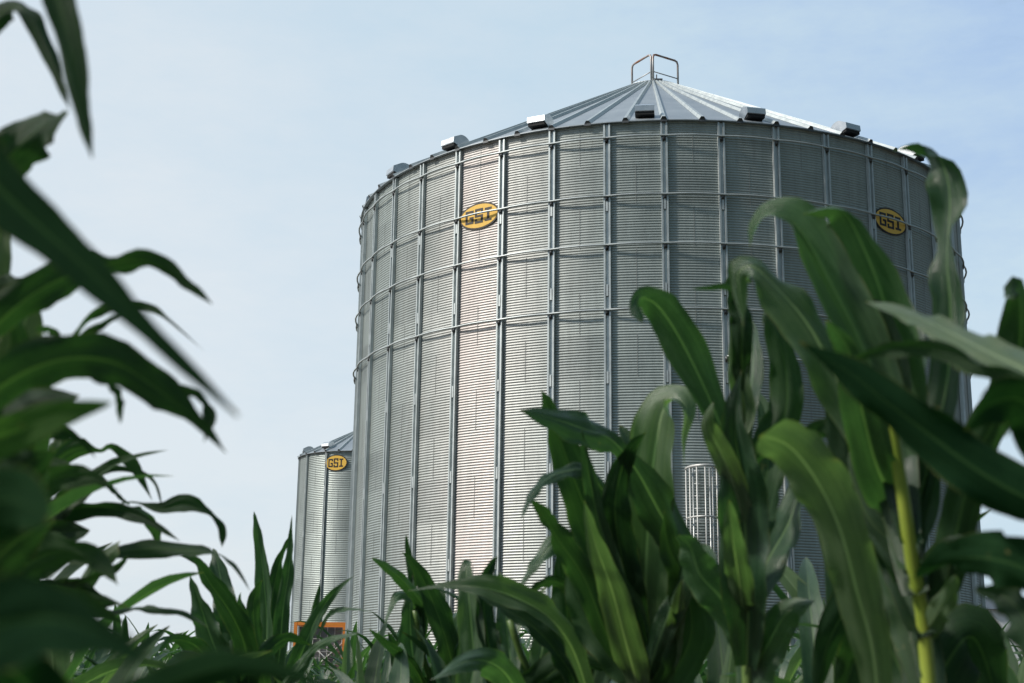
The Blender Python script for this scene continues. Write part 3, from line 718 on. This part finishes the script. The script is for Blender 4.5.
# left clump, mid distance
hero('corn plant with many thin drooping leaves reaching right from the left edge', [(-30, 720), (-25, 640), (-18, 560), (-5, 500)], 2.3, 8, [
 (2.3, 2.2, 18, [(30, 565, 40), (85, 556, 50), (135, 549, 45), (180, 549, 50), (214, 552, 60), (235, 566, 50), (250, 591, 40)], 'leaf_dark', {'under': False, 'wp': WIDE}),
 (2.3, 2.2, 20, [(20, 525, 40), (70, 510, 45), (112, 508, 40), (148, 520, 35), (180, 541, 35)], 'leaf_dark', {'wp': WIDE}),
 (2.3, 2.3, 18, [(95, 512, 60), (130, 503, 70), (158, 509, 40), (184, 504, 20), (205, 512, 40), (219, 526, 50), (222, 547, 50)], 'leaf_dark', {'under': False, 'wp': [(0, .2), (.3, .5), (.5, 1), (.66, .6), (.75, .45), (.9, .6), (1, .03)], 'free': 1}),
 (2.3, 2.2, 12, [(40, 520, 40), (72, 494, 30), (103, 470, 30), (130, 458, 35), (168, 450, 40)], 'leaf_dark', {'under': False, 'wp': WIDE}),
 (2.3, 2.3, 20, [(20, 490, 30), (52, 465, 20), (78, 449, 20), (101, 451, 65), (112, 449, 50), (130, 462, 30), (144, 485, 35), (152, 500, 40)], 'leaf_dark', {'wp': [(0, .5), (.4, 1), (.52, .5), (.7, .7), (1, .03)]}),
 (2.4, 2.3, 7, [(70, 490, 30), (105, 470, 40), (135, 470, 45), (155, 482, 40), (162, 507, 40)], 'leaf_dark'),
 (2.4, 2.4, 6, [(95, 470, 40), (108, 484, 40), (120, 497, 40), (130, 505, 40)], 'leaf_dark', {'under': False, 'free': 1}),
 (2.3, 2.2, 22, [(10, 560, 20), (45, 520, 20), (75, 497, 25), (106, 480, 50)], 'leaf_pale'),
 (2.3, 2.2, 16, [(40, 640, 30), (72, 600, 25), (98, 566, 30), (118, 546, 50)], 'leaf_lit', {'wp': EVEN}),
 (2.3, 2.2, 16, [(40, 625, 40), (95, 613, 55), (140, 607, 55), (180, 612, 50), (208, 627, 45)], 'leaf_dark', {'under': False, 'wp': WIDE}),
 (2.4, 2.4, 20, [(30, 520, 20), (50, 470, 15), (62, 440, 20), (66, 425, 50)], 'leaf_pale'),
 (2.3, 2.2, 50, [(-10, 590, 30), (20, 560, 20), (50, 535, 20), (90, 530, 50)], 'leaf_dark'),
 (2.3, 2.2, 46, [(-10, 520, 30), (10, 490, 20), (40, 470, 20), (75, 470, 50)], 'leaf_dark'),
 (2.3, 2.2, 40, [(0, 640, 30), (40, 600, 20), (80, 590, 40), (115, 605, 55)], 'leaf_dark'),
 (2.3, 2.1, 14, [(10, 600, 40), (60, 585, 40), (110, 570, 60), (128, 556, 60)], 'leaf_dark'),
 (2.4, 2.6, 12, [(110, 508, 60), (140, 512, 40), (155, 530, 40), (160, 550, 40)], 'leaf_dark', {'under': False, 'free': 1}),
], seed=31)
# left clump, near
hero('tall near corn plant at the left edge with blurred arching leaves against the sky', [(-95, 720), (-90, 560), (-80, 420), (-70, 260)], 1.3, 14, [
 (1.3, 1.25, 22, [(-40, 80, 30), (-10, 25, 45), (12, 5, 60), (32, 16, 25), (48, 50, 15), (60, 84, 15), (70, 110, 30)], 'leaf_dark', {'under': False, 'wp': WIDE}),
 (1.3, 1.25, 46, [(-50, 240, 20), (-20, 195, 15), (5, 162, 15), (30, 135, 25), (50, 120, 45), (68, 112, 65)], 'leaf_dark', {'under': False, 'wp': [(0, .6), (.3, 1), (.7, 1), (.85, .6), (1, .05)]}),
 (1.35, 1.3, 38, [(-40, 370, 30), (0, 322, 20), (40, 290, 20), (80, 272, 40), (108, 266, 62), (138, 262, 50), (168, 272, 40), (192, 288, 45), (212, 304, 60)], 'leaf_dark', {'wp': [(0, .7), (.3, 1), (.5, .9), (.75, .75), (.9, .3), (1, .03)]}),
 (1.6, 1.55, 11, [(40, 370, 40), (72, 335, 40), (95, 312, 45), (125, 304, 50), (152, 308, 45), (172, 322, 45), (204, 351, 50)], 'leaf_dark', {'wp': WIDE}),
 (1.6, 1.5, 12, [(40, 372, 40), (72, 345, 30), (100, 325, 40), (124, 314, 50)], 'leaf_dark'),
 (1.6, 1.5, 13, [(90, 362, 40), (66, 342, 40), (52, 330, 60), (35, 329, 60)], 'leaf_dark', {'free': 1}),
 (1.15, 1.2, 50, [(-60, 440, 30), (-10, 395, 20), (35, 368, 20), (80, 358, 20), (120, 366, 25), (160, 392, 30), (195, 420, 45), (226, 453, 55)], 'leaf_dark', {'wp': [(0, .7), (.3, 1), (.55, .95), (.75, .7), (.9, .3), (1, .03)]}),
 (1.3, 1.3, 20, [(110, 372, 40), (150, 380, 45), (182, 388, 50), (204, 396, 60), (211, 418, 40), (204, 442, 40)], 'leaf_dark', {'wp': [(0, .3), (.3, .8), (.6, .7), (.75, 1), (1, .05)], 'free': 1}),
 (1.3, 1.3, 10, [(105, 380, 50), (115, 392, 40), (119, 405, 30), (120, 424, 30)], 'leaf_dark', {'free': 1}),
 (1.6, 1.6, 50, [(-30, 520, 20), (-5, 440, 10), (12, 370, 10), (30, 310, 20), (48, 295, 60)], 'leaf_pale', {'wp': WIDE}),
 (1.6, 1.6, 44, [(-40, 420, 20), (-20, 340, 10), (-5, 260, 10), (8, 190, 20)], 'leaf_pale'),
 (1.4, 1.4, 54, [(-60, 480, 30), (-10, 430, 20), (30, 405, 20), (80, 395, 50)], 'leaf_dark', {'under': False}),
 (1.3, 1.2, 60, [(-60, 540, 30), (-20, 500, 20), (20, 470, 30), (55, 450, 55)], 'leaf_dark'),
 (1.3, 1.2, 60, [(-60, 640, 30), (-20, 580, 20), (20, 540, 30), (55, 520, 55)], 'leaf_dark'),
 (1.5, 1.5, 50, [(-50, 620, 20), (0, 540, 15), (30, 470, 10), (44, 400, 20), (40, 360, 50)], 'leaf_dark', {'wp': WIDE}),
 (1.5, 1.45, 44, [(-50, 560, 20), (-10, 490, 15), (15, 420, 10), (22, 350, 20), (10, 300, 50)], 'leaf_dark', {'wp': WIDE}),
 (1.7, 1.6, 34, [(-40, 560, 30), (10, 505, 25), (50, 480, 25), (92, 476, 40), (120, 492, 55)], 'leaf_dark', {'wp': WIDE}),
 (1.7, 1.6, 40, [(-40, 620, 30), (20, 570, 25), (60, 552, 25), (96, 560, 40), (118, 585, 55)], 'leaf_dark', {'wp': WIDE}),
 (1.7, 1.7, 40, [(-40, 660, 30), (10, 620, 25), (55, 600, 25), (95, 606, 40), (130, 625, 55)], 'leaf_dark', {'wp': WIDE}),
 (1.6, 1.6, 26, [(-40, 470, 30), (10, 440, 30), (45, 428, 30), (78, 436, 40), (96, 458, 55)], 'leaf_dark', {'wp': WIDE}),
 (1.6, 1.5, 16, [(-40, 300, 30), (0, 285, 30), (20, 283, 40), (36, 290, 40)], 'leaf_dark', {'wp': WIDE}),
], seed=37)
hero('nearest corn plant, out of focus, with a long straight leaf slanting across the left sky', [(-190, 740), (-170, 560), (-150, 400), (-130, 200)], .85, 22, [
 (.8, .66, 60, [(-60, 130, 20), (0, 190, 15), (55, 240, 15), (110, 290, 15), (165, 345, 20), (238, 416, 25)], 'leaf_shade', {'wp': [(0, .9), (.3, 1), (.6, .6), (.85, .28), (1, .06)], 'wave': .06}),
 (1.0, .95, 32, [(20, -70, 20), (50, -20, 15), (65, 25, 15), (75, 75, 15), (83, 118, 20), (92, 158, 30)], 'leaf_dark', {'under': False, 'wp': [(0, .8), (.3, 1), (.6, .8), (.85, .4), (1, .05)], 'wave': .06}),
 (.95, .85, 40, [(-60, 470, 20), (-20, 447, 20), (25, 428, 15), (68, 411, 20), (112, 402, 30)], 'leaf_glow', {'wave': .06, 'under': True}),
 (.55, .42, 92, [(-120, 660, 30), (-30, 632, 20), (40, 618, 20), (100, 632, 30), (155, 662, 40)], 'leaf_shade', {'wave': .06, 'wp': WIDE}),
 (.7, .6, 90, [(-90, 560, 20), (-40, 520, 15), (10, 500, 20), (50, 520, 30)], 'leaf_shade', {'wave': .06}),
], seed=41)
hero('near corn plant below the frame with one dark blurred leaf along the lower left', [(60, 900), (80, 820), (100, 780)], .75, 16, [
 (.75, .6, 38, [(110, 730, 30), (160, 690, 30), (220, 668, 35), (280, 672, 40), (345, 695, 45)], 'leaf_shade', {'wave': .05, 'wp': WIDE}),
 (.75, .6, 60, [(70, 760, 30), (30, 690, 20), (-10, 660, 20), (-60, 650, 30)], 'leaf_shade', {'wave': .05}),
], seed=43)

# ---- field plants: a few kinds grown procedurally, then copied
def grow(rng, hgt, nl, root=None, bm=None, seg=16, cross=(-1, -.55, -.08, .08, .55, 1), width=.048):
    """a whole plant standing at the origin; with a root, each leaf is its own part"""
    top = hgt*.72; lean = V((rng.uniform(-.04, .04), rng.uniform(-.04, .04), 0))
    sp = [V((0, 0, 0)), lean*.3 + EZ*top*.4, lean*.7 + EZ*top*.75, lean + EZ*top]
    b = bm or bmesh.new(); stalk_mesh(b, sp, .013, .006, root is not None, 1 if bm else 0, 8 if root else 5)
    if root: link('stalk', b, M['stalk'], root)
    az = rng.uniform(0, pi)
    for i in range(nl):
        s = i/(nl-1); z = top*(.22 + .76*s); a = az + pi*(i % 2) + rng.uniform(-.45, .45)
        L = hgt*(.30 + .16*sin(pi*min(1, s*1.05+.15)))*rng.uniform(.85, 1.15)
        el = RAD(48 + 34*s + rng.uniform(-8, 8))     # start elevation
        droop = rng.uniform(1.3, 2.3)*(1.05 - .62*s) + (.5 if rng.random() < .25 else 0)
        p = at_h(sp, z).copy(); P = [p.copy()]; Wd = []; e = el; tw = rng.uniform(-.5, .5); tws = rng.uniform(-1.2, 1.2)
        out = er(a); sd = et(a)
        bend = rng.uniform(-.5, .5)
        for j in range(seg):
            u = j/seg
            e -= droop/seg*(.35 + 1.9*u)
            o2 = (out*cos(bend*u) + sd*sin(bend*u))
            p = p + (o2*cos(e) + EZ*sin(e))*(L/seg); P.append(p.copy())
        for j in range(seg+1):
            u = j/seg; t = (P[min(j+1, seg)] - P[max(j-1, 0)]).normalized()
            w = sd - t*sd.dot(t); w.normalize(); nn = t.cross(w); th = tw*u + tws*u*u
            Wd.append(w*cos(th) + nn*sin(th))
        b = bm or bmesh.new(); hw = width*rng.uniform(.8, 1.15)*(1 - .25*s)
        blade(b, P, Wd, lambda s_: hw, rng.uniform(.25, .5), .14, rng, cross=cross)
        if root:
            mt = rng.choice(('leaf', 'leaf', 'leaf_dark', 'leaf_lit')); link('leaf', b, M[mt], root)
HREF = 2.1
def copy_plant(src, loc, rz, s):
    r = src.copy(); COL.objects.link(r); r.location = loc; r.rotation_euler = (0, 0, rz); r.scale = (s, s, s)
    for ch in src.children:
        c = ch.copy(); COL.objects.link(c); c.parent = r
    return r
rg = random.Random(77)
GR = 'corn plants standing in rows across the field before the silos'
LB = 'leafy green corn plant standing in the field rows between the close plants and the silos'
kinds = []
for i in range(7):
    r = empty('corn_plant', (0, 0, 0), LB, 'corn plant', GR); grow(random.Random(100+i), HREF, 11, root=r); kinds.append([r, False])
far_me = []
for i in range(6):
    bm = bmesh.new(); grow(random.Random(200+i), HREF, 10, bm=bm, seg=9, cross=(-1, -.07, .07, 1), width=.05)
    me = bpy.data.meshes.new('corn_plant'); bm.normal_update(); bm.to_mesh(me); bm.free()
    me.materials.append(M['leaf']); me.materials.append(M['stalk']); far_me.append(me)
nk = 0
def put_near(px, d, ytop, rz=None):
    global nk
    k = kinds[nk % 7]; nk += 1
    g = at(px, 683, d); g.z = 0
    top = at(px, ytop, d).z; s = top/HREF*1.02
    rz = rg.uniform(0, 6.28) if rz is None else rz
    if not k[1]:
        k[1] = True; r = k[0]; r.location = g; r.rotation_euler = (0, 0, rz); r.scale = (s, s, s)
    else: copy_plant(k[0], g, rz, s)
# fill among the hero plants
for px, d, y in ((400, 3.5, 580), (455, 3.3, 572), (500, 3.2, 580), (362, 4.2, 606), (548, 3.3, 566), (385, 4.6, 600), (160, 4.2, 622), (20, 2.4, 470), (60, 2.7, 560), (845, 2.6, 440), (880, 3.0, 500), (800, 2.9, 520), (960, 2.3, 520), (1005, 2.6, 560), (985, 3.4, 590), (940, 3.8, 590),
                 (775, 3.3, 560), (715, 3.1, 575), (665, 3.4, 560), (630, 3.2, 520), (590, 3.7, 590), (545, 3.6, 600), (495, 3.8, 590), (460, 4.4, 600),
                 (430, 5.0, 605), (1045, 2.9, 560), (935, 5.2, 600), (975, 5.8, 606), (800, 5.0, 612), (830, 5.6, 600), (780, 5.8, 620), (1010, 5.0, 604), (560, 5.2, 610), (600, 5.0, 600), (400, 5.2, 612), (500, 5.4, 616), (-30, 3.0, 470), (10, 3.6, 520), (60, 4.0, 600), (110, 4.5, 615), (-60, 2.0, 330), (300, 5.0, 650),
                 (205, 4.6, 610), (352, 5.6, 632), (825, 3.6, 560), (755, 4.0, 590), (690, 4.2, 590), (855, 4.5, 575), (910, 4.6, 580)):
    put_near(px, d, y)
# the rows
cnt = 0; spots = []
ra = RAD(14); y = 4.4
ROW = .76; STEP = .27
i = 0
while y < 27:
    half = .37*y + 2.2*(1 if y < 12 else 1.6) + 1.5
    x = -half + rg.uniform(0, STEP)
    while x < half:
        spots.append((x + rg.gauss(0, .03), y + x*math.tan(ra)*.35 + rg.gauss(0, .04))); x += STEP*rg.uniform(.85, 1.15)
    y += ROW
spots.sort(key=lambda q: q[1])
stuff = bmesh.new(); tmp = []
for (x, y) in spots:
    if y < 4.2 or (V((x, y, 0)) - C1).length < 10.2: continue
    px = 512 + F*x/(y*cos(PITCH))
    tpx = rg.uniform(34, 80); topz = CZ + min(.52, tpx/F*y*1.0 + .0)
    if 285 < px < 350: topz = CZ + min(tpx, 24)/F*y
    topz = max(topz, CZ + .10)
    s = topz/HREF*1.0; rz = rg.uniform(0, 6.28)
    inview = -60 < px < 1084
    if inview and cnt < 250:
        cnt += 1
        if y < 6.5:
            k = kinds[cnt % 7]; copy_plant(k[0], (x, y, 0), rz, s)
        else:
            o = bpy.data.objects.new('corn_plant', far_me[cnt % 6]); COL.objects.link(o)
            o.location = (x, y, 0); o.rotation_euler = (0, 0, rz); o.scale = (s, s, s)
            tag(o, LB, 'corn plant', GR)
    else: tmp.append((x, y, rz, s))
# everything beyond the counted plants: one mass
import numpy as np
co_all = []; fv = []; mi = []; uvs = []; off = 0
cache = []
for me in far_me:
    c = np.empty(len(me.vertices)*3, np.float32); me.vertices.foreach_get('co', c)
    fi = np.empty(len(me.loops), np.int32); me.loops.foreach_get('vertex_index', fi)
    ls = np.empty(len(me.polygons), np.int32); me.polygons.foreach_get('loop_total', ls)
    ma = np.empty(len(me.polygons), np.int32); me.polygons.foreach_get('material_index', ma)
    uv = np.zeros(len(me.loops)*2, np.float32)
    if me.uv_layers: me.uv_layers[0].data.foreach_get('uv', uv)
    cache.append((c.reshape(-1, 3), fi, ls, ma, uv))
LT = []; 
for j, (x, y, rz, s) in enumerate(tmp):
    c, fi, ls, ma, uv = cache[j % 6]
    R_ = np.array([[cos(rz), sin(rz), 0], [-sin(rz), cos(rz), 0], [0, 0, 1]], np.float32)
    co_all.append((c @ R_)*s + np.array([x, y, 0], np.float32)); fv.append(fi+off); LT.append(ls); mi.append(ma); uvs.append(uv); off += len(c)
co = np.concatenate(co_all); fi = np.concatenate(fv); lt = np.concatenate(LT); ma = np.concatenate(mi); uv = np.concatenate(uvs)
me = bpy.data.meshes.new('corn_field'); me.vertices.add(len(co)); me.vertices.foreach_set('co', co.ravel())
me.loops.add(len(fi)); me.loops.foreach_set('vertex_index', fi)
me.polygons.add(len(lt)); st = np.concatenate(([0], np.cumsum(lt)[:-1])).astype(np.int32)
me.polygons.foreach_set('loop_start', st); me.polygons.foreach_set('loop_total', lt); me.polygons.foreach_set('material_index', ma)
me.polygons.foreach_set('use_smooth', np.ones(len(lt), bool))
me.uv_layers.new(name='UVMap').data.foreach_set('uv', uv)
me.materials.append(M['leaf']); me.materials.append(M['stalk']); me.update(calc_edges=True); me.validate()
fo = bpy.data.objects.new('corn_field', me); COL.objects.link(fo)
tag(fo, 'far mass of green corn running up to the foot of the silos', 'corn field', kind='stuff')
for me in far_me: me.polygons.foreach_set('use_smooth', [True]*len(me.polygons))
print('counts', cnt, len(tmp), len(fi))

# ------------------------------------------------------------------ light and sky
SUN_EL = RAD(40); sdir = V((-.95*cos(SUN_EL), -.30*cos(SUN_EL), sin(SUN_EL))).normalized()
w = bpy.data.worlds.new('World'); sc.world = w; w.use_nodes = True; nt = w.node_tree; nt.nodes.clear()
sky = nt.nodes.new('ShaderNodeTexSky'); sky.sky_type = 'NISHITA'; sky.sun_disc = False; sky.sun_elevation = SUN_EL
sky.sun_rotation = math.atan2(sdir.x, sdir.y); sky.dust_density = 2.5; sky.air_density = 1.2
bgs = nt.nodes.new('ShaderNodeBackground'); bgs.inputs[1].default_value = .09; LK(nt, sky.outputs[0], bgs.inputs[0])
g = nt.nodes.new('ShaderNodeTexCoord').outputs['Generated']
nv = nt.nodes.new('ShaderNodeVectorMath'); nv.operation = 'NORMALIZE'; LK(nt, g, nv.inputs[0])
dt = nt.nodes.new('ShaderNodeVectorMath'); dt.operation = 'DOT_PRODUCT'; LK(nt, nv.outputs[0], dt.inputs[0]); dt.inputs[1].default_value = V((-.80, .60, .05)).normalized()
sp_ = nt.nodes.new('ShaderNodeSeparateXYZ'); LK(nt, nv.outputs[0], sp_.inputs[0])
cl = NOISE(nt, MAP(nt, nv.outputs[0], (1, 1, 2.6), (3.1, .4, 0)), 3.4, 8, .66)
cl2 = NOISE(nt, MAP(nt, nv.outputs[0], (1, 1, 3)), 11, 5, .6)
tone = MATH(nt, 'ADD', RANGE(nt, dt.outputs['Value'], -.65, .75, 0, 1), MATH(nt, 'MULTIPLY', MATH(nt, 'SUBTRACT', cl, .5), .55))
tone = MATH(nt, 'ADD', tone, RANGE(nt, sp_.outputs[2], 0, .5, .12, -.17))
tone = MATH(nt, 'ADD', tone, RANGE(nt, sp_.outputs[2], 0, .16, -.14, 0))
tone = MATH(nt, 'ADD', tone, MATH(nt, 'MULTIPLY', MATH(nt, 'SUBTRACT', cl2, .5), .15))
cr = nt.nodes.new('ShaderNodeValToRGB'); e = cr.color_ramp.elements
e[0].position = 0; e[0].color = (.12, .19, .23, 1); e[1].position = 1; e[1].color = (.84, .92, .98, 1)
for pos, c in ((.30, (.33, .47, .57, 1)), (.48, (.49, .67, .93, 1)), (.66, (.65, .82, .95, 1))):
    q = cr.color_ramp.elements.new(pos); q.color = c
LK(nt, tone, cr.inputs[0])
bgh = nt.nodes.new('ShaderNodeBackground'); LK(nt, cr.outputs[0], bgh.inputs[0]); bgh.inputs[1].default_value = 1.
mx = nt.nodes.new('ShaderNodeMixShader'); mx.inputs[0].default_value = .82
LK(nt, bgs.outputs[0], mx.inputs[1]); LK(nt, bgh.outputs[0], mx.inputs[2])
o = nt.nodes.new('ShaderNodeOutputWorld'); LK(nt, mx.outputs[0], o.inputs[0])
ld = bpy.data.lights.new('sun', 'SUN'); ld.energy = 3.7; ld.angle = RAD(6); ld.color = (1, .93, .84)
lo = bpy.data.objects.new('sun', ld); COL.objects.link(lo); lo.rotation_euler = sdir.to_track_quat('Z', 'Y').to_euler()
sc.cycles.max_bounces = 6; sc.cycles.transparent_max_bounces = 4
